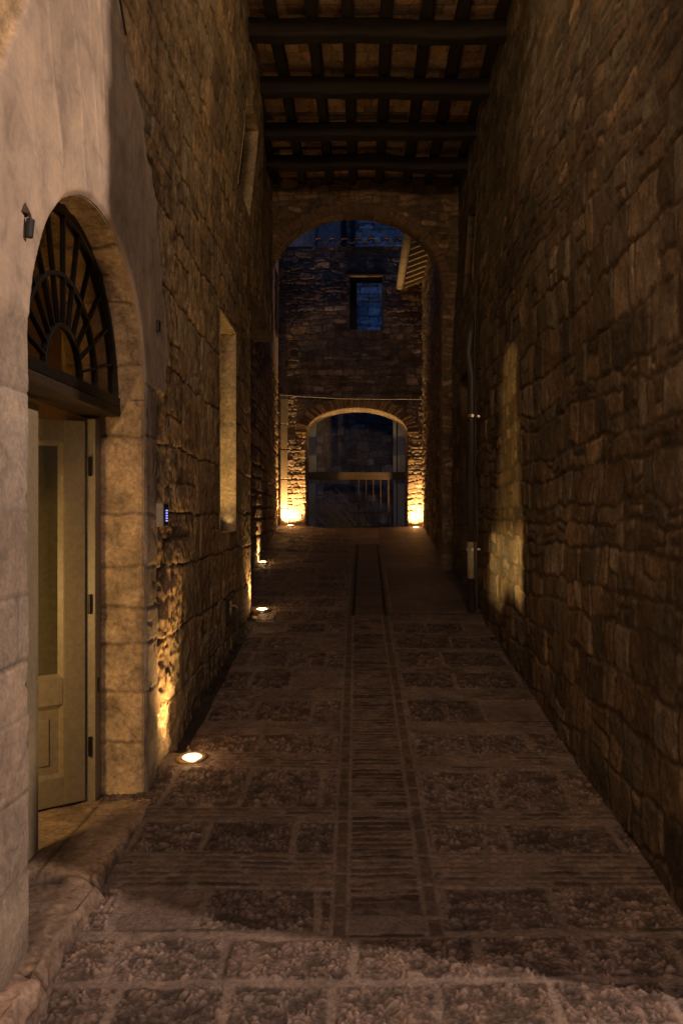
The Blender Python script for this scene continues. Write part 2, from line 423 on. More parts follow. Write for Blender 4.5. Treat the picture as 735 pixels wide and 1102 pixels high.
def hcNiche(S, T):
    n = fbm(S * 5, T * 5, 81, 5) + .5 * fbm(S * 17, T * 17, 82, 4); k = np.floor(S / .31); d = np.abs(S / .31 - np.round(S / .31)) * .31
    return .012 * n + sst(0, .01, d) * .006, (np.array((.36, .28, .18)) * (1 + .35 * n)[..., None]) * (.75 + .25 * sst(0, .008, d))[..., None]
for (y0, y1, z0, z1, dp) in ((6.12, 6.95, 1.55, 3.25, .42), (6.85, 7.6, 4.5, 5.3, .12)):
    n = reveal('window_niche', [(y1, z0), (y1, z1), (y0, z1), (y0, z0)], ML, M_reveal, left, 0, dp, hcNiche, .012, .014, closed=True)
    fr = MB(); x0 = float(xl(y0)) - dp
    fr.box(x0 - .02, x0 + .02, y0 - .05, y1 + .05, z0 - .05, z0 + .07).box(x0 - .02, x0 + .02, y0 - .05, y1 + .05, z1 - .07, z1 + .05)
    fr.box(x0 - .019, x0 + .019, y0 - .05, y0 + .06, z0, z1).box(x0 - .019, x0 + .019, y1 - .06, y1 + .05, z0, z1).box(x0 - .015, x0 + .03, (y0 + y1) / 2 - .04, (y0 + y1) / 2 + .04, z0, z1)
    fr.build('window_frame', M_woodY, n, .004)
    MB().box(x0 - .01, x0 + .004, y0, y1, z0, z1).build('shutter', M_brown, n)

# side opening between the house and the arch: return faces and lintel
def plain(c, sc=6, amp=.01, seed=5):
    def f(S, T):
        n = fbm(S * sc, T * sc, seed, 5); d, r, a, b = masonry(S, T, seed, (.15, .3), (.2, .45), -1, 8, -2, 8, .015, .2)
        return amp * n + sst(0, .015, d) * .012, (cvar(c, r, .25) * (.8 + .3 * n)[..., None]) * (.5 + .5 * sst(0, .012, d))[..., None]
    return f
reveal('passage_reveal', [(10.36, 3.9), (8.0, 3.9), (8.0, .5)], ML, M_reveal, left, 0, .34, plain((.09, .065, .045)), .02, .02)

# second stretch of wall seen beyond the corner
yard_l = empty('courtyard_house', (-1.7, 12, 1.1), 'narrow plastered house wall beyond the arch on the left, with a tall dark shutter', 'building')
def xl2(Y): return np.interp(Y, [7.9, 10.9, 15.7], [-1.40, -1.455, -1.69])
def hcL2(U, V):
    d, r, a, b = masonry(U, V, 101, (.14, .26), (.2, .45), 0, 7, 7, 16, .02, .2)
    n = fbm(U * 8, V * 8, 102, 4)
    H = sst(0, .02, d) * .03 + .02 * n
    C = cvar((.26, .2, .14), r, .3) * (.4 + .6 * sst(0, .015, d))[..., None]
    up = sst(4.2, 4.5, V + .2 * fbm(U * 2, V * 2, 103)) * sst(11, 11.6, U)
    H = H * (1 - up) + .03 * up + .004 * n * up
    C = mix3(C, (.33, .27, .25), up)
    return H, C
wall('wall', spacing(7.9, 15.75, lambda y: .022), spacing(.4, 6.6, lambda z: .02), hcL2, lambda U, V, H: (xl2(U) + H, U, V), M_far, yard_l)
sh = MB()
sh.box(-1.665, -1.60, 14.42, 14.98, 4.96, 6.14)
s1 = sh.build('shutter', M_woodY, yard_l, .004)
lv = MB()
for k in range(24): lv.box(-1.60, -1.588, 14.46, 14.94, 5.0 + k * .047, 5.03 + k * .047)
lv.build('louvre', M_wood, s1)

# interior room behind the doorway
room = MB()
x0, x1, y0, y1, z0, z1 = -3.6, -1.42, 1.6, 5.2, .33, 3.3
room.add([(x0, y0, z0), (x1, y0, z0), (x1, y1, z0), (x0, y1, z0), (x0, y0, z1), (x1, y0, z1), (x1, y1, z1), (x0, y1, z1)],
         [(0, 1, 2, 3), (7, 6, 5, 4), (0, 4, 5, 1), (2, 6, 7, 3), (3, 7, 4, 0)])
a0, a1 = YC - RA - .03, YC + RA + .03
# inner face of the street wall, with the opening left out
room.box(x1 - .03, x1, y0, a0, z0, z1).box(x1 - .03, x1, a1, y1, z0, z1).box(x1 - .03, x1, a0, a1, 2.98, z1)
room.build('entrance_hall', M_plasterdark, left)

# fanlight
fan = bpy.data.objects.new('fanlight', None); COL.objects.link(fan); fan.parent = left; fan.location = np.array((-1.18, YC, ZS)) - wloc(left)
XF = -1.18
def arc_bar(mb, r0, r1, x0, x1, n=48, a0=0, a1=math.pi, zc=ZS):
    vs = []; fs = []
    for k in range(n + 1):
        a = a0 + (a1 - a0) * k / n
        for (r, x) in ((r0, x0), (r1, x0), (r1, x1), (r0, x1)): vs.append((x, YC + r * math.cos(a), zc + r * math.sin(a)))
    for k in range(n):
        for j in range(4): fs.append((k * 4 + j, k * 4 + (j + 1) % 4, (k + 1) * 4 + (j + 1) % 4, (k + 1) * 4 + j))
    fs += [(0, 3, 2, 1), (n * 4, n * 4 + 1, n * 4 + 2, n * 4 + 3)]
    mb.add(vs, fs)
fm = MB(); arc_bar(fm, .635, .675, XF - .03, XF + .012); fm.box(XF - .03, XF + .02, YC - .662, YC + .662, ZS - .035, ZS + .012)
fm.build('fanlight_frame', M_iron, fan, .003)
for rr in (.385, .19):
    q = MB(); arc_bar(q, rr - .008, rr + .008, XF - .02, XF + .006, 36, 0, math.pi, ZS + .01); q.build('curved_bar', M_iron, fan, .002)
for k in range(1, 12):
    a = math.pi * k / 12; ca, sa = math.cos(a), math.sin(a); r0, r1 = (.196, .637); w = .0042
    q = MB(); p = []
    for x in (XF - .016, XF + .004):
        for (r, s) in ((r0, -w), (r1, -w), (r1, w), (r0, w)): p.append((x, YC + r * ca - s * sa, ZS + r * sa + s * ca))
    q.hexa(p); q.build('radial_bar', M_iron, fan)
g = MB(); vs = [(XF - .008, YC, ZS)] + [(XF - .008, YC + .64 * math.cos(a), ZS + .64 * math.sin(a)) for a in np.linspace(0, math.pi, 40)]
g.add(vs, [(0, k, k + 1) for k in range(1, 40)]); g.build('glass', M_glass, fan)
MB().box(-1.34, -1.155, YC - .655, YC + .655, 2.16, ZS - .037).build('transom', M_brown, left, .006)

# door frame and leaves
zs = .36
MB().box(-1.335, -1.25, 3.765, 3.842, zs, 2.144).build('door_post', M_door, left, .004)
MB().box(-1.335, -1.25, YC - .66, YC - .58, zs, 2.144).build('door_post', M_door, left, .004)
def leaf(hx, hy, dx, dy, flip):
    """hinged leaf: stiles, rails, lower raised panel, glass; (dx,dy) along its width"""
    nx, ny = (-dy, dx) if not flip else (dy, -dx)
    W = .575; zb, zt = zs + .012, 2.13; T = .042
    def P(w, t, z): return (hx + dx * w + nx * t, hy + dy * w + ny * t, z)
    def bar(mb, w0, w1, z0, z1, t0=-T / 2, t1=T / 2):
        mb.hexa([P(w0, t0, z0), P(w1, t0, z0), P(w1, t1, z0), P(w0, t1, z0), P(w0, t0, z1), P(w1, t0, z1), P(w1, t1, z1), P(w0, t1, z1)])
    m = MB(); bar(m, 0, .10, zb, zt); bar(m, W - .10, W, zb, zt)
    bar(m, .10, W - .10, zb, .50); bar(m, .10, W - .10, .83, .95); bar(m, .10, W - .10, zt - .10, zt)
    o = m.build('door', M_door, left, .004)
    bz = MB()
    for (z0, z1) in ((.50, .83), (.95, zt - .10)):      # bevelled bead round each field
        for t0, t1 in ((T / 2, .006), (-T / 2, -.006)):
            a = [P(.10, t0, z0), P(W - .10, t0, z0), P(W - .10, t0, z1), P(.10, t0, z1)]
            c = .022; b = [P(.10 + c, t1, z0 + c), P(W - .10 - c, t1, z0 + c), P(W - .10 - c, t1, z1 - c), P(.10 + c, t1, z1 - c)]
            bz.add(a + b, [(0, 1, 5, 4), (1, 2, 6, 5), (2, 3, 7, 6), (3, 0, 4, 7)])
    bz.build('bead', M_door, o)
    pn = MB(); bar(pn, .115, W - .115, .515, .815, -.008, .008); bar(pn, .16, W - .16, .56, .77, -.015, .015); pn.build('panel', M_door, o, .004)
    gl = MB(); bar(gl, .115, W - .115, .965, zt - .115, -.002, .002); gl.build('glass', M_glassd, o)
    return o, P
lf, P1 = leaf(-1.302, 3.762, -.80, -.60, True)
for z in (.62, 1.28, 1.92):
    MB().tube([(-1.272, 3.752, z - .045), (-1.272, 3.752, z + .045)], .008).build('hinge', M_iron, lf)
lf2, P2 = leaf(-1.302, YC - .575, 0., 1., False)
MB().box(-1.262, -1.248, 3.79, 3.82, .86, .93).build('lock', M_iron, left, .003)

# doorstep: sill of worn stone, and rough kerb block
ys = spacing(1.9, 3.90, lambda y: .007)
prof = [(-1.55, .36), (-1.006, .36), (-.988, .342), (-.984, -.02)]
cs = [0]
for a, b in zip(prof, prof[1:]): cs.append(cs[-1] + math.hypot(b[0] - a[0], b[1] - a[1]))
t = np.arange(0, cs[-1], .007)
px = np.interp(t, cs, [p[0] for p in prof]); pz = np.interp(t, cs, [p[1] for p in prof])
Y, T = np.meshgrid(ys, t, indexing='ij')
near = sst(3.0 + .02, 3.0 - .02, Y + .02 * fbm(T * 6, T * 6, 207, 3))
n = fbm(Y * 6, T * 6, 201, 5); rg = ridged(Y * 9, T * 9, 204, 4); fn = fbm(Y * 30, T * 30, 205, 3)
top = sst(cs[1] + .012, cs[1] - .012, T); edge = np.exp(-((T - cs[1]) / .05) ** 2)
amp = .006 + .012 * near
h = amp * (n * 1.3 + .9 * rg) * (1 - .5 * top) + .003 * fn - edge * .022 * sst(-.1, .5, fbm(Y * 7, T * 5, 208, 4))
joint = np.exp(-((Y - 3.0 - .02 * fbm(T * 6, T * 6, 207, 3)) / .008) ** 2) + np.exp(-((Y - 2.42) / .008) ** 2)
line = np.exp(-((T - .33) / .008) ** 2) * (1 - near)
h = h - .012 * joint - .006 * line
wav = .016 * fbm(Y * 2.2, Y * 0 + 3, 209, 3) + .02 * near
X = px[None, :] + h * (1 - top) + wav * sst(cs[1] - .2, cs[1], T); Z = pz[None, :] + h * top - near * (.028 + .014 * fbm(Y * 3, T * 2, 210, 2)) * sst(cs[-1], cs[1], T)
base = np.array((.25, .185, .125)) * (1 - near)[..., None] + np.array((.17, .128, .10)) * near[..., None]
C = base * (1 + .55 * n + .25 * rg)[..., None] * (1 - .6 * np.clip(joint + line, 0, 1))[..., None] * (1 + .35 * edge)[..., None]
grid_mesh('doorstep', np.stack([X, Y, Z], -1), C, M_reveal, left, flip=True)

# ------------------------------------------------------------------ RIGHT building
right = empty('rubble_stone_building', (1.4, 5, 0), 'dark rubble stone building wall running up the right side of the alley', 'building')
def cshift(V): return .18 * sst(1.5, 3.8, V)  # out-of-view corner leaned to steer the street light's shadow edge
MR = lambda U, V, H: (XR - H + .09 * sst(3.5, 5.6, V), U + cshift(V) * sst(4.6, 2.42, U), V)
def sdR(U, V):
    def bx(y0, y1, z0, z1):
        return np.maximum(np.abs(U - (y0 + y1) / 2) - (y1 - y0) / 2, np.abs(V - (z0 + z1) / 2) - (z1 - z0) / 2)
    return np.minimum(bx(7.95, 9.3, -2, 3.25), bx(8.45, 9.2, 4.15, 5.1))
def rubble(U, V, seed, base, hr=(.12, .25), wr=(.12, .36), amp=1., u0=0, u1=11, vm=6.3):
    d, r, su, sv = masonry(U, V, seed, hr, wr, -.5, vm, u0, u1, .055, .25)
    d = d + .009 * fbm(U * 14, V * 14, seed + 1, 3)
    n = fbm(U * 7, V * 7, seed + 2, 5); rg = ridged(U * 10, V * 10, seed + 3, 4); f = fbm(U * 38, V * 38, seed + 4, 3)
    st = sst(.0, .018, d)
    H = (st * .013 * (.4 + 1.1 * r[2]) + st * (.009 * n + .007 * rg) + (1 - st) * .006 * n + st * (su * (r[3] - .5) * .07 + sv * (r[4] - .5) * .07) + .0025 * f) * amp
    pale = 1 + .55 * (r[4] > .9) - .3 * (r[4] < .2)
    C = cvar(base, r, .36) * pale[..., None] * (1 + .35 * fbm(U * 4.5, V * 4.5, seed + 8, 4))[..., None] * (.85 + .25 * n + .1 * rg)[..., None]
    mort = np.array((.135, .105, .072)) * (.85 + .3 * f)[..., None]
    C = mort * (1 - st)[..., None] + C * st[..., None]
    return H, C, d, r
def hcR(U, V):
    H, C, d, r = rubble(U, V, 301, (.185, .145, .095), (.09, .24), (.09, .34), .72)
    # small brickish coursing higher up
    H2, C2, d2, r2 = rubble(U, V, 331, (.155, .118, .074), (.09, .16), (.12, .32), .55)
    m = sst(3.2, 3.5, V + .15 * fbm(U * 1.2, V * 1.2, 5, 2))
    H = H * (1 - m) + H2 * m; C = C * (1 - m)[..., None] + C2 * m[..., None]
    H = H + .03 * fbm(U * .9, V * .9, 351, 2) - .02
    big = fbm(U * 1.1, V * .8, 352, 4)
    C = C * (1 + .35 * big)[..., None]
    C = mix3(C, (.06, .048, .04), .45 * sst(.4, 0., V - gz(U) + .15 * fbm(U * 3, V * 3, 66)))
    return H, C
usR = spacing(2.42, 10.4, lambda y: min(.03, .0078 * max(1, (y / 3.3) ** 1.2)))
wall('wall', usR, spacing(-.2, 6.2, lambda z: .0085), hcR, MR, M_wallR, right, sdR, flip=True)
def hcRf(U, V):
    H, C, d, r = rubble(U, V, 371, (.3, .24, .19), u0=1, u1=6); return H, C
wall('street_wall', spacing(1.1, 6, lambda y: .03), spacing(-.3, 6.2, lambda z: .03), hcRf, lambda U, V, H: (U, 2.42 + cshift(V) - H, V), M_wallR, right, None)
rv = reveal('doorway', [(7.95, .4), (7.95, 3.25), (9.3, 3.25), (9.3, .4)], MR, M_reveal, right, 0, .3, plain((.15, .11, .075)), .02, .02)
dd = MB()
for k in range(7): dd.box(1.31, 1.35 + .004 * (k % 2), 7.96 + k * .191, 7.96 + k * .191 + .185, .5, 3.24)
dd.box(1.355, 1.36, 7.9, 9.35, .4, 3.3)
o = dd.build('door', M_wood, rv, .005)
MB().box(1.30, 1.31, 8.2, 8.26, 1.7, 1.8).build('handle', M_iron, o, .003)
rv = reveal('window', [(8.45, 4.15), (8.45, 5.1), (9.2, 5.1), (9.2, 4.15)], MR, M_reveal, right, 0, .2, plain((.15, .11, .075)), .02, .02, closed=True)
MB().box(1.27, 1.3, 8.4, 8.82, 4.1, 5.15).box(1.265, 1.295, 8.825, 9.25, 4.1, 5.15).build('shutter', M_wood, rv, .004)

pipe = empty('drainpipe', (1.035, 7.78, .74), 'grey drainpipe with bright clamps running down the right wall beside the dark doorway', 'drainpipe')
pp = MB(); pp.tube([(1.045, 7.8, 3.55), (1.02, 7.78, 3.42), (1.0, 7.78, 3.25), (1.035, 7.78, 3.02), (1.035, 7.78, .76)], .04, 14); pp.build('pipe', M_pipe, pipe, smooth=True)
pp = MB(); pp.tube([(1.035, 7.78, 1.43), (1.035, 7.78, 1.08)], .046, 14); pp.build('collar', M_gutter, pipe, smooth=True)
for z in (2.64, 1.36):
    q = MB(); q.tube([(1.035, 7.78, z - .014), (1.035, 7.78, z + .014)], .053, 14).box(1.03, 1.13, 7.77, 7.79, z - .01, z + .01); q.build('clamp', M_steel, pipe)

cb = MB(); cb.tube([(1.06, 7.66, 3.9), (1.045, 7.68, 3.3), (1.05, 7.67, 2.4), (1.045, 7.68, 1.5), (1.055, 7.67, .9)], .007, 6)
tag(cb.build('wall_cable', M_black), 'thin black cable running down the rough wall next to the drainpipe', 'cable')

# ------------------------------------------------------------------ arch across the passage
arch = empty('archway', (0, 10.4, 1), 'stone archway closing the roofed passage in front of the courtyard', 'archway')
AC, AW, AS, AR = -.13, 1.12, 4.58, .95
MA = lambda U, V, H: (U, 10.3 - H, V)
def sdA(U, V):
    e = (np.sqrt(((U - AC) / AW) ** 2 + ((V - AS) / AR) ** 2) - 1) * AR
    lo = np.abs(U - AC) - AW
    a = np.where(V > AS, e, lo)
    return np.minimum(a, np.maximum(U - AC, V - 4.25))
def hcA(U, V):
    H, C, d, r = rubble(U, V, 401, (.24, .16, .10), (.06, .1), (.15, .3), .5, -3, 3)
    return H, C * (.8 + .3 * fbm(U * 2, V * 2, 3, 3))[..., None]
wall('wall', spacing(-1.5, 1.2, lambda y: .012), spacing(.6, 6.2, lambda z: .012), hcA, MA, M_wallR, arch, sdA)
pts = [(AC + AW, .7), (AC + AW, AS)] + [(AC + AW * math.cos(a), AS + AR * math.sin(a)) for a in np.linspace(0, math.pi, 60)[1:]] + [(AC - AW, 4.25), (-1.6, 4.25)]
reveal('soffit', pts, MA, M_reveal, arch, 0, .22, plain((.27, .19, .12), 9, .006, 7), .015, .02)
ring = MB(); rs = random.Random(4)
NB = 46
for k in range(NB):
    a0 = math.pi * (k + .06) / NB; a1 = math.pi * (k + .94) / NB; y0 = 10.3 - .012 - rs.uniform(0, .012); y1 = 10.31
    p = []
    for yy in (y0, y1):
        for (a, g_) in ((a0, .004), (a1, .004), (a1, .12), (a0, .12)): p.append((AC + (AW + g_) * math.cos(a), yy, AS + (AR + g_) * math.sin(a)))
    ring.hexa(p)
ring.build('brick_ring', M_ring, arch, .003)
MB().box(-1.5, 1.2, 10.55, 10.58, 5.56, 6.3).build('rear_face', M_plasterdark, arch)

# ------------------------------------------------------------------ roof over the passage
roof = empty('passage_roof', (0, 6.5, 5.7), 'open timber ceiling of heavy dark beams, rafters and terracotta tiles over the passage', 'roof')
def wavy(p0, p1, w, h, seed, mat, name, parent, amp=.012, n=26):
    p0 = np.array(p0, float); p1 = np.array(p1, float); d = p1 - p0; L = np.linalg.norm(d); d /= L
    s = np.cross(d, (0, 0, 1.)); s /= np.linalg.norm(s); vs = []; fs = []
    K = 12
    for i in range(n + 1):
        t = i / n * L; c = p0 + d * t
        ox = amp * float(fbm(np.array([t * 1.3]), np.array([seed * 3.1]), seed)[0]) * 2; oz = amp * float(fbm(np.array([t * 1.3]), np.array([seed * 5.1]), seed + 9)[0]) * 2
        for k in range(K):
            a = 2 * math.pi * (k + .5) / K
            ex = math.copysign(abs(math.cos(a)) ** .3, math.cos(a)); ez = math.copysign(abs(math.sin(a)) ** .3, math.sin(a))
            j = 1 + .07 * float(vnoise(np.array([t * 5.]), np.array([k * 2.3]), seed)[0])
            vs.append(c + s * (ox + ex * w / 2 * j) + np.array((0, 0, oz + ez * h / 2 * j)))
    for i in range(n):
        for k in range(K): fs.append((i * K + k, i * K + (k + 1) % K, (i + 1) * K + (k + 1) % K, (i + 1) * K + k))
    fs += [tuple(range(K)), tuple(n * K + k for k in reversed(range(K)))]
    return MB().add(vs, fs).build(name, mat, parent)
for i, y in enumerate((2.7, 3.75, 4.85, 5.9, 6.9, 7.78, 8.70, 9.46)):
    wavy((-1.5, y, 5.81), (1.4, y + .03 * (i % 2), 5.81), .15, .155, 20 + i, M_wood, 'beam', roof, .015)
for i in range(8):
    x = -1.11 + .325 * i
    wavy((x, 2.45, 5.945), (x + .02 * (i % 3 - 1), 10.35, 5.945), .10, .10, 60 + i, M_woodY, 'rafter', roof, .006, 60)
def ceil_hc(U, V):
    d, r, a, b = masonry(U, V, 501, (.13, .15), (.27, .31), 2, 11, -2, 2, .002, 0)
    H = sst(0, .006, d) * .008 + (r[2] - .5) * .01
    C = cvar((.31, .2, .125), r, .4) * (.45 + .55 * sst(0, .008, d))[..., None]
    return H, C
wall('tile_ceiling', spacing(-1.6, 1.5, lambda x: .015), spacing(2.4, 10.4, lambda x: .015), ceil_hc, lambda U, V, H: (U, V, 6.0 - H), M_wallR, roof, None, flip=True)
MB().box(-1.9, 6, 2.4, 10.85, 6.22, 6.3).build('roof_deck', M_terr, roof)

# ------------------------------------------------------------------ FAR building with gate arch and window
far = empty('gatehouse', (0, 15.7, 1.4), 'rough stone house closing the alley, brick gate arch below a small empty window', 'building')
GC, GW, GS, GR = -.143, .968, 3.25, .48
YF = 15.6
MF = lambda U, V, H: (U, YF - H, V)
def sdF(U, V):
    e = (np.sqrt(((U - GC) / GW) ** 2 + ((V - GS) / GR) ** 2) - 1) * GR
    a = np.where(V > GS, e, np.abs(U - GC) - GW)
    b = np.maximum(np.abs(U - .036) - .323, np.abs(V - 5.77) - .52)
    return np.minimum(a, b)
def hcF(U, V):
    H, C, d, r = rubble(U, V, 601, (.2, .15, .11), (.07, .15), (.12, .34), 1.25, -3, 3, 7.2)
    H = H - .02 + .03 * fbm(U * 2, V * 2, 611, 3)
    H = H * (1 - .5 * sst(3.9, 4.1, V)); H = H + .05 * sst(4.03, 3.97, V)
    q = (U < -1.44) & (V < 4.0)
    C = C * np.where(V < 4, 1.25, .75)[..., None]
    C = C * (1 + .45 * fbm(U * 1.3, V * .8, 612, 3))[..., None]
    return H, C
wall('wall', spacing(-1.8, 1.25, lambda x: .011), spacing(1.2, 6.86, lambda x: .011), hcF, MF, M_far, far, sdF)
pts = [(GC + GW, 1.2), (GC + GW, GS)] + [(GC + GW * math.cos(a), GS + GR * math.sin(a)) for a in np.linspace(0, math.pi, 50)[1:]] + [(GC - GW, 1.2)]
reveal('gate_reveal', pts, MF, M_far, far, -.03, .5, plain((.2, .16, .12), 9, .008, 9), .015, .02)
reveal('window_reveal', [(.359, 5.25), (.359, 6.29), (-.287, 6.29), (-.287, 5.25)], MF, M_far, far, 0, .45, plain((.2, .16, .13), 9, .008, 10), .02, .02, closed=True)
MB().box(-.3, -.15, 16.0, 16.03, 5.25, 6.29).build('shutter', M_wood, far)
MB().box(-.34, .42, YF - .05, YF + .2, 6.3, 6.38).build('lintel', M_wood, far, .004)
ring = MB(); NB = 52
for k in range(NB):
    a0 = math.pi * (k + .08) / NB; a1 = math.pi * (k + .92) / NB; y0 = YF - .10 - rs.uniform(0, .02)
    p = []
    for yy in (y0, YF + .01):
        for (a, g_) in ((a0, .003), (a1, .003), (a1, .21), (a0, .21)): p.append((GC + (GW + g_) * math.cos(a), yy, GS + (GR + g_) * math.sin(a)))
    ring.hexa(p)
ring.build('brick_ring', M_ring, far, .003)
zq = 1.38
rq = random.Random(9); k = 0
qm = MB()
while zq < 3.95:
    hh = rq.uniform(.28, .6); z2 = min(zq + hh, 3.98); e = rq.uniform(-.015, .015)
    qm.box(-1.60, -1.46 + e, YF - .13 - rq.uniform(0, .012), YF, zq + .006, z2 - .006); zq = z2
qm.build('quoin_strip', flat_mat('quoin limestone', (.26, .21, .15), (.36, .3, .22), (7, 7, 7), .85, bump=.5), far, .01)
# coping tiles
def tile_row(x0, x1, y, z, r, parent, up=True):
    mb = MB(); n = int((x1 - x0) / (2.0 * r)); K = 8
    for i in range(n):
        cx = x0 + (i + .5) * (x1 - x0) / n + rs.uniform(-.012, .012); flipz = 1 if i % 2 == 0 else -1
        dz = rs.uniform(-.01, .01)
        vs = []; fs = []
        for (yy, rr, zz) in ((y - .17, r * 1.12, z + dz), (y + .3, r * .95, z + .12)):
            for ro in (rr, rr - .018):
                for j in range(K + 1):
                    a = math.pi * j / K; vs.append((cx + ro * math.cos(a), yy, zz + flipz * ro * math.sin(a) * .75))
        m = K + 1
        for j in range(K):
            fs += [(j, j + 1, 2 * m + j + 1, 2 * m + j), (m + j, 3 * m + j, 3 * m + j + 1, m + j + 1), (j, m + j, m + j + 1, j + 1), (2 * m + j, 2 * m + j + 1, 3 * m + j + 1, 3 * m + j)]
        mb.add(vs, fs)
    return mb.build('tile_coping', M_terr, parent)
tile_row(-.95, .98, YF, 6.93, .062, far)
MB().box(-1.8, 1.25, YF + .02, YF + .5, 6.5, 6.86).build('wall_head', M_wood, far)

cab = MB(); cab.tube([(-1.6, 15.38, 3.97), (-1.1, 15.38, 3.93), (-.4, 15.38, 3.895), (.3, 15.38, 3.885), (.8, 15.38, 3.885), (1.1, 15.38, 3.88)], .011, 6)
tag(cab.build('overhead_cable', M_cable), 'thin sagging cable strung across the stone wall just above the brick gate arch', 'cable')

gate = empty('iron_gate', (0, 15.85, 1.4), 'low iron bar gate under a brown timber rail inside the far arch', 'gate')
MB().box(GC - GW - .02, GC + GW + .02, 16.12, 16.2, 2.386, 2.534).build('rail', M_brown, gate, .006)
for k in range(14):
    x = .47 - k * .145
    if x < -.2 and k % 1 == 0 and x < -.25: break
    MB().tube([(x, 16.16, 1.42), (x, 16.16, 2.4)], .007, 6).build('bar', M_rust, gate)
MB().box(-.22, .5, 16.15, 16.17, 1.70, 1.725).box(-.22, .5, 16.15, 16.17, 1.43, 1.455).box(.48, .5, 16.15, 16.17, 1.42, 2.4).build('gate_frame', M_rust, gate)

pier = flat_mat('pale render', (.2, .22, .24), (.26, .28, .3), (3, 3, 1), .8)
t = MB(); t.box(.60, .665, 16.7, 16.9, 1.2, 5.2).box(.68, .86, 16.72, 16.9, 1.2, 5.2)
tag(t.build('gate_pier', pier, None, .006), 'pale rendered pier standing behind the right side of the far gate arch', 'pillar')
t = MB(); t.box(-1.17, -1.0, 16.7, 16.9, 1.2, 5.2)
tag(t.build('gate_pier', pier, None, .006), 'narrow pale pier behind the left side of the far gate arch', 'pillar')

# dry brushwood leaning behind the gate
br = MB(); rb = random.Random(5)
for k in range(75):
    bx = rb.uniform(-.75, .15); a = rb.uniform(.7, 1.25); L = rb.uniform(.45, 1.05)
    p0 = np.array((bx, 16.5 + rb.uniform(-.2, .3), 1.42)); path = [p0]; dirv = np.array((-math.cos(a) * .9, rb.uniform(-.15, .15), math.sin(a)))
    for i in range(4):
        dirv = dirv + np.array((rb.uniform(-.25, .15), rb.uniform(-.1, .1), rb.uniform(-.3, .05))); dirv /= np.linalg.norm(dirv)
        path.append(path[-1] + dirv * L / 4)
    br.tube(path, [.011, .009, .007, .005, .003], 5)
o = br.build('brushwood_heap', flat_mat('dry brushwood', (.2, .18, .15), (.32, .29, .25), (20, 20, 20), .9))
tag(o, 'heap of pale dry branches lying behind the iron gate', 'branches')

# tall house behind
yw_ = wall('yard_wall', spacing(-4, 4, lambda x: .025), spacing(.9, 5.0, lambda x: .02), lambda U, V: (lambda q: (q[0], q[1]))(rubble(U, V, 751, (.17, .165, .16), u0=-5, u1=5)), lambda U, V, H: (U, 18.2 - H, V), M_far)
tag(yw_, 'dim blue grey rubble wall of the yard seen through the far gate arch', 'wall')
back = empty('rear_house', (0, 19.5, 1), 'tall dusk lit stone house rising behind the gatehouse roof', 'building')
def hcB(U, V):
    H, C, d, r = rubble(U, V, 701, (.5, .58, .62), (.12, .22), (.2, .5), 1., -6, 8, 13.2)  # dusk blue of the sky light is put into the stone colour
    p = (U < -.45) & (V > 5)
    C = np.where(p[..., None], np.array((.26, .27, .28)), C); H = np.where(p, .03, H)
    return H * 1.5, C
wall('wall', spacing(-4, 5, lambda x: .03), spacing(-.5, 13, lambda x: .03), hcB, lambda U, V, H: (U, 19.5 - H, V), M_far, back)
MB().tube([(-.50, 19.35, 4), (-.50, 19.35, 12.5)], .06).build('downpipe', M_iron, back)
MB().box(-.34, -.22, 19.3, 19.5, 4, 12.5).build('corner_board', M_iron, back)
MB().box(-1.16, -1.13, 19.38, 19.5, 7, 12).build('corner_board', M_pipe, back)

# ------------------------------------------------------------------ courtyard right house with eaves and gutter
yr = empty('courtyard_house', (1.4, 13, 1), 'stone house on the right beyond the arch with tiled eaves over the courtyard', 'building')
def hcYR(U, V):
    H, C, d, r = rubble(U, V, 801, (.24, .18, .12), (.07, .14), (.12, .3), 1.3, 9, 17); return H, C
wall('wall', spacing(10.8, 15.75, lambda x: .02), spacing(.8, 6.3, lambda x: .016), hcYR, lambda U, V, H: (1.13 - H, U, V), M_far, yr, None, flip=True)
for k in range(15):
    y = 10.95 + k * .33
    m = MB(); m.hexa([(.76, y, 6.05), (1.5, y, 6.33), (1.5, y + .075, 6.33), (.76, y + .075, 6.05), (.76, y, 6.13), (1.5, y, 6.41), (1.5, y + .075, 6.41), (.76, y + .075, 6.13)])
    m.build('rafter', M_gutter, yr)
m = MB(); m.hexa([(.70, 10.85, 6.135), (1.6, 10.85, 6.475), (1.6, 15.85, 6.475), (.70, 15.85, 6.135), (.70, 10.85, 6.18), (1.6, 10.85, 6.52), (1.6, 15.85, 6.52), (.70, 15.85, 6.18)])
m.build('roof', M_terr, yr)
gm = MB(); K = 12; vs = []; fs = []
for yy in (10.9, 15.55):
    for ro in (.068, .060):
        for j in range(K + 1):
            a = math.pi * j / K; vs.append((.68 + ro * math.cos(a), yy, 6.08 - ro * math.sin(a)))
mm = K + 1
for j in range(K):
    fs += [(j, j + 1, 2 * mm + j + 1, 2 * mm + j), (mm + j, 3 * mm + j, 3 * mm + j + 1, mm + j + 1), (2 * mm + j, 2 * mm + j + 1, 3 * mm + j + 1, 3 * mm + j)]
fs.append(tuple(2 * mm + j for j in range(K + 1)))
gm.add(vs, fs)
gut = gm.build('gutter', M_gutter, yr, smooth=False)
for y in (11.8, 12.7, 13.6, 14.5, 15.3):
    q = MB(); vs = []; fs = []
    for yy in (y, y + .03):
        for j in range(K + 1):
            a = math.pi * j / K; vs.append((.68 + .074 * math.cos(a), yy, 6.08 - .074 * math.sin(a)))
    for j in range(K): fs.append((j, j + 1, mm + j + 1, mm + j))
    q.add(vs, fs); q.build('bracket', M_gutter, gut)

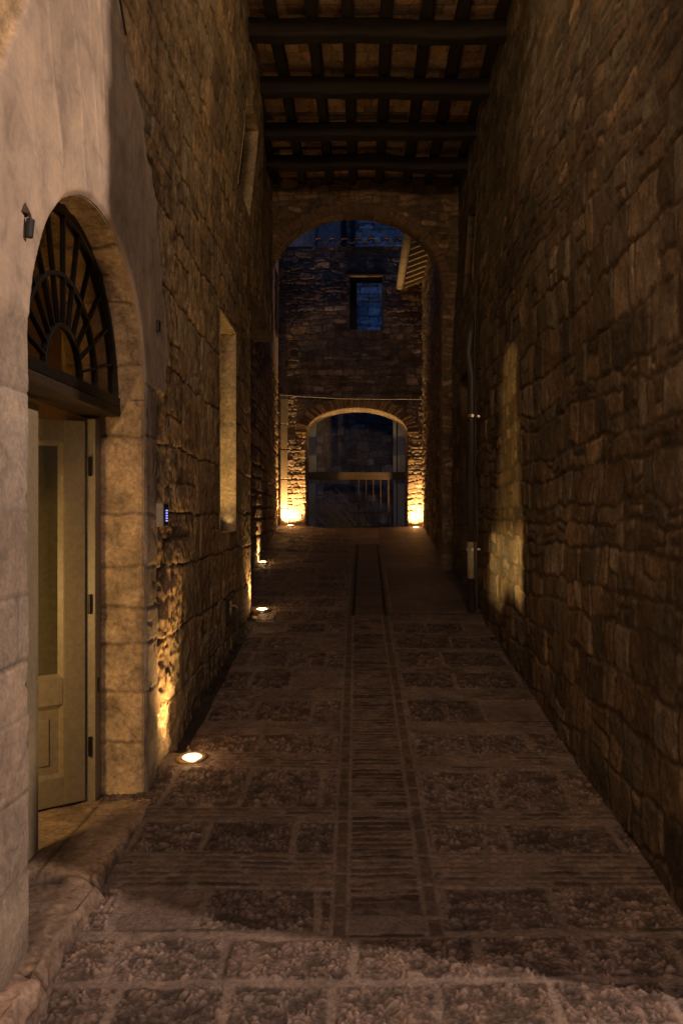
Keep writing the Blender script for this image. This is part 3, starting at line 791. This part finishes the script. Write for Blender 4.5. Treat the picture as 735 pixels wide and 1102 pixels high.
# ------------------------------------------------------------------ PAVEMENT
def xs_c(y): return .078 - .010 * (y - 2.8)
def floor_h(X, Y):
    rows = [(2.79, 3.05), (3.30, 3.56), (3.70, 4.13), (4.34, 4.62), (4.83, 5.2), (5.46, 5.83), (5.98, 6.38), (6.5, 6.84), (7.03, 7.38), (7.56, 7.9)]
    y = 8.08
    while y < 16.5: rows.append((y, y + .34)); y += .5
    front = [(2.535, 2.745), (2.33, 2.515)]
    y = 2.33
    while y > 1.4: front.append((y - .23, y - .02)); y -= .23
    yw = Y + .012 * fbm(X * 2.2, Y * 2.2, 900, 3) + .015 * X * fbm(Y * .8, Y * 0, 903, 1)
    # curved ground line in front
    sp = xs_c(Y)
    H = np.zeros(X.shape); st = np.zeros(X.shape)     # st: stone mask
    cell = np.zeros(X.shape); band = np.zeros(X.shape)
    rng = np.random.RandomState(5)
    dmin = np.full(X.shape, -1.)
    def put(y0, y1, xa, xb, wlo, whi):
        nonlocal dmin, cell
        edges = [xa]
        while edges[-1] < xb: edges.append(edges[-1] + rng.uniform(wlo, whi))
        edges = np.array(edges)
        m = (yw > y0) & (yw < y1)
        xx = X + .01 * fbm(X * 5, Y * 5, 905, 2)
        ci = np.clip(np.searchsorted(edges, xx) - 1, 0, len(edges) - 2)
        dx = np.minimum(xx - edges[ci], edges[ci + 1] - xx) - .011
        dy = np.minimum(yw - y0, y1 - yw) - .004
        dd = np.minimum(dx, dy)
        ok = m & (xx > xa) & (xx < xb)
        dmin = np.where(ok, dd, dmin); cell = np.where(ok, (ci * 17 + int(y0 * 100) % 97) % 997, cell)
    for (a, b) in rows:
        put(a, b, -1.6, xs_c(a) - .20, .28, .42)
        if a < 7.7: put(a, b, xs_c(a) + .205, 1.35, .30, .48)
    for (a, b) in front: put(a, b, -1.6 - rng.uniform(0, .3), 1.4, .26, .44)
    dmin = dmin + .006 * fbm(X * 26, Y * 26, 907, 2)
    st = sst(-.002, .008, dmin)
    tab = rng.rand(4, 997); ci = cell.astype(int)
    r1 = tab[0][ci]; r2 = tab[1][ci]; r3 = tab[2][ci]
    sc = 43.
    wx = X + .012 * fbm(X * 30, Y * 30, 910, 2); wy = Y + .012 * fbm(X * 30, Y * 30, 911, 2)
    f1, f2, idd = worley(wx * sc * .8 + 1.1 * fbm(X * 20, Y * 20, 915, 2), wy * sc * 1.25 + 1.1 * fbm(X * 20, Y * 20, 916, 2), 912)
    pit = sst(-.25, .25, fbm(X * 24, Y * 34, 917, 3) + .12)
    worn = np.where(r3 > .86, .25, 1.) * (1 - .65 * sst(.1, .6, fbm(X * 2.2, Y * 2.2, 913, 3)))
    lump = (.25 + .75 * sst(.0, .5, f2 - f1)) * (.5 + .5 * idd) * (.3 + .7 * pit) * 1.25
    big = fbm(X * 13, Y * 13, 914, 3)
    stone_h = -.004 + (lump * .0125 + big * .005) * worn + .006 * (r1 - .5)
    # brick bands between stone rows
    bm = (1 - st)
    bd, rr, _, _ = masonry(X, Y, 920, (.036, .044), (.18, .3), 1, 17, -2, 2, .006, 0)
    bst = sst(.001, .007, bd - .002 + .005 * fbm(X * 24, Y * 24, 921, 3)) * (.25 + .75 * sst(-.25, .2, fbm(X * 3.5, Y * 9, 927, 3)))
    brick_h = bst * .0035 + .003 * fbm(X * 8, Y * 8, 922, 4) + .002 * fbm(X * 40, Y * 40, 923, 2)
    isband = (Y > 2.76) & (dmin < -.5)
    isband = isband.astype(float)
    joint_h = -.001 + .003 * fbm(X * 12, Y * 12, 924, 3)
    H = stone_h * st + (1 - st) * (brick_h * isband + joint_h * (1 - isband))
    cst = cvar((.185, .142, .125), [r2, r1 * .4 + .3], .22) * (.26 + 1.0 * lump * worn + .75 * (1 - worn))[..., None] * (1 + .25 * big)[..., None]
    cbr = cvar((.125, .092, .076), rr, .3) * (.95 + .3 * fbm(X * 6, Y * 6, 925, 3))[..., None]
    cmo = np.array((.205, .165, .145)) * (1 + .2 * fbm(X * 15, Y * 15, 926, 3))[..., None]
    cband = cmo * (1 - bst)[..., None] + cbr * bst[..., None]
    C = cst * st[..., None] + (1 - st)[..., None] * (cband * isband[..., None] + cmo * (1 - isband)[..., None])
    # central ladder strip of thin bricks
    ax = X - sp
    instrip = sst(.202, .198, np.abs(ax)) * sst(2.745, 2.755, Y) * sst(7.72, 7.70, Y)
    per = .047 + 0 * Y
    ph = (Y + .006 * fbm(X * 6, Y * 6, 930, 2)) / .047; fr = np.abs(ph - np.floor(ph) - .5) * 2
    kk = np.floor(ph).astype(int) % 97
    inner = np.abs(ax) < .13
    gap = np.where(tab[3][kk] > .25, .42, .15)
    lad = (.3 + .7 * sst(-.35, .1, fbm(X * 9, Y * 20, 933, 3))) * sst(1 - gap + .2, 1 - gap, fr + .25 * fbm(X * 14, Y * 40, 934, 3)) * sst(.131, .122, np.abs(ax + .006 * fbm(X * 0, Y * 40, 931, 2)))
    bo = np.abs(np.abs(ax) - .165); ph2 = Y / .21 + np.where(ax > 0, .4, 0); f2_ = np.abs(ph2 - np.round(ph2)) * .21
    bor = sst(.024, .018, bo) * sst(.004, .012, f2_)
    slab = (Y > 2.765) & (Y < 2.875) & inner
    lh = lad * .003 - .001 + .002 * fbm(X * 20, Y * 20, 932, 3); bh = bor * .003
    sh_ = np.where(inner, lh, bh)
    darkb = cvar((.085, .062, .052), [tab[0][kk], tab[1][kk]], .35)
    cs_ = cmo * (1 - np.where(inner, lad, bor * .75))[..., None] + darkb * np.where(inner, lad, bor * .75)[..., None]
    cs_ = np.where(slab[..., None], np.array((.17, .14, .13)) * (1 + .1 * big)[..., None], cs_); sh_ = np.where(slab, .002, sh_)
    H = H * (1 - instrip) + sh_ * instrip; C = C * (1 - instrip)[..., None] + cs_ * instrip[..., None]
    # smoother slabs right of the channel beyond the cross joint
    rs_ = (X > .27) & (Y > 7.78)
    sd, sr, _, _ = masonry(X, Y, 940, (.5, .6), (.4, .7), 7, 17, 0, 2, .01, 0)
    hsl = sst(0, .01, sd) * .004 + .004 * fbm(X * 4, Y * 4, 941, 4)
    H = np.where(rs_, hsl + .008, H); C = np.where(rs_[..., None], cvar((.12, .098, .085), sr, .15) * (1 + .25 * fbm(X * 5, Y * 5, 942, 4))[..., None], C)
    cross = np.exp(-((Y - 7.76) / .02) ** 2) * (X > .25)
    H = H - .02 * cross; C = C * (1 - .7 * cross)[..., None]
    # covered channel beyond
    ch = sst(.202, .198, np.abs(X - .05)) * (Y > 7.70) * (Y < 13.2)
    mid_ = .002 * fbm(X * 20, Y * 20, 950, 3)
    lines = np.exp(-((np.abs(X - .05) - .155) / .012) ** 2)
    pl = Y / .62; jl = np.exp(-((pl - np.round(pl)) * .62 / .012) ** 2) * (np.abs(X - .05) < .15)
    ln = np.clip(lines + jl * .6, 0, 1)
    H = np.where(ch > .5, mid_ - .022 * ln, H); C = np.where((ch > .5)[..., None], np.array((.10, .082, .07)) * (1 - .85 * ln)[..., None], C)
    # shadow gutter along the left wall foot
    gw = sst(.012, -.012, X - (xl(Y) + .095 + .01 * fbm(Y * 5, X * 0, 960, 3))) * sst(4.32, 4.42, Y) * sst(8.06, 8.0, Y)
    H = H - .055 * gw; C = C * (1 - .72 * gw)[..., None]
    # cement haunch at the lamp and doorstep
    H = H + .02 * fbm(X * 1.3, Y * 1.3, 970, 2) * .6
    C = C * (1 + .25 * fbm(X * 1.6, Y * 1.1, 971, 4))[..., None]
    base = gz(Y) - .07 * sst(9, 14, Y) * (1 - np.clip((X / 1.4) ** 2, 0, 1))
    return base + H, C
ys = spacing(1.6, 15.7, lambda y: max(.0045, .0045 * (y / 2.6) ** 1.75) if y < 9 else .03)
xs = spacing(-1.75, 1.3, lambda x: .0055)
X, Y = np.meshgrid(xs, ys, indexing='ij')
Z, C = floor_h(X, Y)
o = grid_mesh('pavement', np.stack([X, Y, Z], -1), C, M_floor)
tag(o, kind='structure')
m = MB(); m.add([(-1.3, -9, gz(-9) - .02), (9, -9, gz(-9) - .02), (9, 1.62, gz(1.62) - .006), (-1.3, 1.62, gz(1.62) - .006), (1.29, 1.62, gz(1.62) - .006), (1.29, 2.6, gz(2.6) - .006), (9, 2.6, gz(2.6) - .006)],
                [(0, 1, 2, 4, 3), (4, 2, 6, 5)])
M_street = flat_mat('street paving', (.10, .08, .07), (.16, .13, .11), (3, 3, 3), .8, bump=.4)
tag(m.build('street', M_street), kind='structure')
m = MB(); m.add([(-1.8, 15.69, 1.40), (1.3, 15.69, 1.40), (4, 15.75, 1.36), (5, 19.6, 1.3), (-4, 19.6, 1.3), (-4, 15.75, 1.36)], [(0, 1, 2, 3, 4, 5)])
tag(m.build('rear_yard', M_street), kind='structure')
m = MB(); m.add([(-300, -300, -1.2), (300, -300, -1.2), (300, 300, -1.2), (-300, 300, -1.2)], [(0, 1, 2, 3)])
tag(m.build('ground', M_street), kind='structure')

# ------------------------------------------------------------------ small fixtures
it = empty('intercom', (-1.05, 4.08, 1.63), 'slim metal door intercom with blue lit buttons on the wall right of the arched doorway', 'intercom')
MB().box(-1.06, -1.0, 4.03, 4.13, 1.635, 1.755).build('housing', M_steel, it, .004)
MB().box(-1.0005, -.997, 4.038, 4.124, 1.642, 1.748).build('face_plate', M_black, it)
for k in range(5): MB().box(-.9975, -.994, 4.07, 4.095, 1.662 + k * .013, 1.668 + k * .013).build('button', M_blue, it)

hk = empty('wall_hook', (-1.04, 2.47, 2.55), 'rusty iron hook with a black cap on the lit plaster left of the fanlight', 'hook')
MB().add([(-1.035, 2.445, 2.615), (-1.035, 2.495, 2.615), (-1.035, 2.47, 2.655), (-1.015, 2.47, 2.615), ], [(0, 2, 1), (0, 1, 3), (1, 2, 3), (2, 0, 3)]).build('bracket', M_rust, hk, .002)
MB().tube([(-1.03, 2.47, 2.62), (-1.02, 2.47, 2.612), (-1.02, 2.472, 2.595)], .005).build('arm', M_rust, hk)
MB().tube([(-1.02, 2.475, 2.60), (-1.022, 2.468, 2.545)], [.013, .012], 10).build('cap', M_black, hk)
jb = MB(); jb.box(-1.05, -1.018, 4.02, 4.055, 2.61, 2.665)
tag(jb.build('junction_box', M_black, None, .003), 'tiny black box fixed on the plaster above the intercom', 'box')
jb = MB(); jb.box(-1.10, -1.055, 4.33, 4.37, 2.60, 2.69)
tag(jb.build('vent_cover', M_iron, None, .003), 'small dark slot cover on the stone just right of the plaster edge', 'vent')
tp = empty('wall_tap', (-1.08, 6.42, .85), 'small metal outlet with dark slot low on the left wall below the window', 'tap')
MB().box(-1.11, -1.06, 6.36, 6.47, .83, 1.02).build('plate', M_iron, tp, .003)
MB().tube([(-1.06, 6.42, .97), (-1.02, 6.42, .97), (-1.005, 6.42, .95)], .012).build('spout', M_brass, tp)
cb = MB(); cb.tube([(-1.025, 3.25, 4.6), (-1.025, 3.29, 4.0), (-1.02, 3.38, 3.85), (-1.025, 3.48, 3.76)], .0045, 6)
tag(cb.build('wall_cable', M_black), 'dark cable drooping over the plaster above the arched doorway', 'cable')

# ------------------------------------------------------------------ in-ground lamps
def warm(k): return {0: (1., .56, .2), 1: (1., .62, .32)}[k]
spec = [(-.906, 4.26, 'nearest in-ground lamp, glowing in the paving beside the arched doorway', 48, -1.05, 0),
        (-1.0, 7.92, 'in-ground lamp glowing at the corner of the left wall, second up the alley', 34, -1.12, 0),
        (-1.37, 10.9, 'in-ground lamp glowing at the left wall under the passage arch, third up the alley', 40, -1.45, 0),
        (-1.40, 15.33, 'bright in-ground lamp at the foot of the left pier of the far gate arch', 330, -1.4, 15.6),
        (.975, 15.33, 'bright in-ground lamp at the foot of the right pier of the far gate arch', 330, .975, 15.6)]
proto = None
GR_ = 'in-ground lamps along the foot of the walls'
for i, (x, y, lab, pw, wx, wy) in enumerate(spec):
    z = float(floor_h(np.array([[x]]), np.array([[y]]))[0][0, 0]) if i > 2 else gz(y)
    if proto is None:
        proto = empty('ground_lamp', (0, 0, 0), lab, 'lamp', GR_)
        MB().lathe([(.047, .004), (.05, .012), (.078, .010), (.084, .004), (.085, -.05)], (0, 0, 0), 32).build('rim', M_brass, proto, smooth=True)
        MB().lathe([(.049, .008), (.035, .013), (.018, .016), (.0001, .017)], (0, 0, 0), 32).build('lens', M_lens, proto, smooth=True)
        o = proto
    else:
        o = copy_tree(proto); o['label'] = lab
    o.location = (x, y, z + .004); o.rotation_euler = (math.atan(SL), 0, 0)
    L = bpy.data.lights.new('uplight', 'SPOT'); L.energy = pw; L.color = warm(0); L.spot_size = R(95 if i < 3 else 125); L.spot_blend = .9; L.shadow_soft_size = .03
    lo = bpy.data.objects.new('uplight', L); COL.objects.link(lo); lo.location = (x, y, z + .045)
    L2 = bpy.data.lights.new('lens_glow', 'POINT'); L2.energy = .7 if i < 3 else .5; L2.color = (1., .58, .25); L2.shadow_soft_size = .02
    l2 = bpy.data.objects.new('lens_glow', L2); COL.objects.link(l2); l2.location = (x, y, z + .05)
    d = np.array((wx - x, (wy - y) if wy else -.0, 0.)); n = np.linalg.norm(d); d = d / (n + 1e-9) * math.tan(R(14 if i < 3 else 22)); d[2] = 1
    import mathutils
    lo.rotation_euler = mathutils.Vector(d).to_track_quat('-Z', 'Y').to_euler()

# ------------------------------------------------------------------ other lights
def light(kind, name, loc, e, col, size=.1, aim=None, **kw):
    L = bpy.data.lights.new(name, kind); L.energy = e; L.color = col; L.shadow_soft_size = size
    for k, v in kw.items(): setattr(L, k, v)
    o = bpy.data.objects.new(name, L); COL.objects.link(o); o.location = loc
    if aim is not None: o.rotation_euler = (mathutils.Vector(aim) - mathutils.Vector(loc)).to_track_quat('-Z', 'Y').to_euler()
    return o
light('POINT', 'street_light', (4.0, 1.65, 4.6), 980, (1., .70, .52), .06)
light('POINT', 'rear_fill', (.35, -6., 4.6), 1050, (1., .63, .35), .5)  # unseen fill added behind the camera to lift the whole alley
light('POINT', 'passage_fill', (.45, 3.3, 4.9), 18, (1., .66, .35), .5)  # unseen fill added above the frame to soften the passage walls
light('POINT', 'passage_fill', (.3, 5.2, 4.9), 9, (1., .66, .35), .45)  # second added fill, further up the passage
light('POINT', 'hall_light', (-1.55, 2.72, 1.25), 26, (1., .60, .22), .08)
LH = np.array((-1.72, 2.78, 1.9)); XS_ = -1.48; kk_ = (XS_ - LH[0]) / (XR - LH[0])
patch = [(6.47, 3.06), (6.8, 1.66), (7.05, 1.5), (7.15, 1.0), (6.5, .97), (6.36, 1.13), (6.1, 1.15), (5.6, 1.08), (5.45, 1.64), (5.70, 1.66), (5.84, 3.0)]
hole = [(LH[1] + (y - LH[1]) * kk_, LH[2] + (z - LH[2]) * kk_) for y, z in patch]
outer = []
cy_ = sum(p[0] for p in hole) / len(hole); cz_ = sum(p[1] for p in hole) / len(hole)
for (y, z) in hole:
    dy, dz = y - cy_, z - cz_; k_ = .34 / max(abs(dy), abs(dz)); outer.append((cy_ + dy * k_, cz_ + dz * k_))
lamp = empty('beam_mask', (XS_, cy_, cz_), 'unseen stencil plates added in the entrance hall to shape the light patch on the right wall', 'lamp')  # added plates, hole cut to the outline of the wall's light patch
n_ = len(hole); m = MB(); m.add([(XS_, y, z) for y, z in hole] + [(XS_, y, z) for y, z in outer], [(k, (k + 1) % n_, n_ + (k + 1) % n_, n_ + k) for k in range(n_)])
m.build('stencil_plate', M_black, lamp)
zt_ = LH[2] + (1.6 - LH[2]) * kk_
MB().add([(XS_ - .004, 2.95, zt_), (XS_ - .004, 3.25, zt_ - .01), (XS_ - .004, 3.25, zt_ + .2), (XS_ - .004, 2.95, zt_ + .2)], [(0, 1, 2, 3)]).build('glass', glass_mat('beam dimming glass', (.3, .27, .22)), lamp)  # added pane that dims the upper part of the thrown patch
light('SPOT', 'hall_ceiling_light', tuple(LH), 1250, (1., .66, .26), .009, aim=(XS_, cy_, cz_), spot_size=R(36), spot_blend=.1)
light('SPOT', 'niche_light', (-1.33, 6.3, 1.62), 30, (1., .62, .22), .05, aim=(-1.22, 6.95, 2.55), spot_size=R(100), spot_blend=.6)
light('SPOT', 'niche_corner_light', (-1.16, 6.86, 1.58), .5, (1., .66, .3), .01, aim=(-1.16, 6.95, 1.8), spot_size=R(90), spot_blend=.6)

# ------------------------------------------------------------------ sky
w = bpy.data.worlds.new('World'); scene.world = w; w.use_nodes = True
nt = w.node_tree; bg = nt.nodes['Background']
sk = nt.nodes.new('ShaderNodeTexSky'); sk.sky_type = 'NISHITA'; sk.sun_disc = False; sk.sun_elevation = R(0.5); sk.sun_rotation = R(200); sk.ozone_density = 4
tn = nt.nodes.new('ShaderNodeMix'); tn.data_type = 'RGBA'; tn.blend_type = 'MULTIPLY'; tn.inputs['Factor'].default_value = 1
tn.inputs['B'].default_value = (.46, .70, 1, 1); nt.links.new(sk.outputs[0], tn.inputs['A'])
nt.links.new(tn.outputs['Result'], bg.inputs[0]); bg.inputs[1].default_value = .26

# ------------------------------------------------------------------ camera
cam = bpy.data.cameras.new('camera'); co = bpy.data.objects.new('camera', cam); COL.objects.link(co)
co.location = (0, 0, 1.7); co.rotation_euler = (R(90), 0, 0)
cam.sensor_width = 36; cam.lens = 870 / 1102 * 36; cam.shift_x = -24.5 / 1102; cam.shift_y = 2 / 1102
cam.clip_start = .05; cam.clip_end = 1000
scene.camera = co
scene.view_settings.view_transform = 'Standard'; scene.view_settings.look = 'None'; scene.view_settings.exposure = 0
scene.render.resolution_x = 682; scene.render.resolution_y = 1024
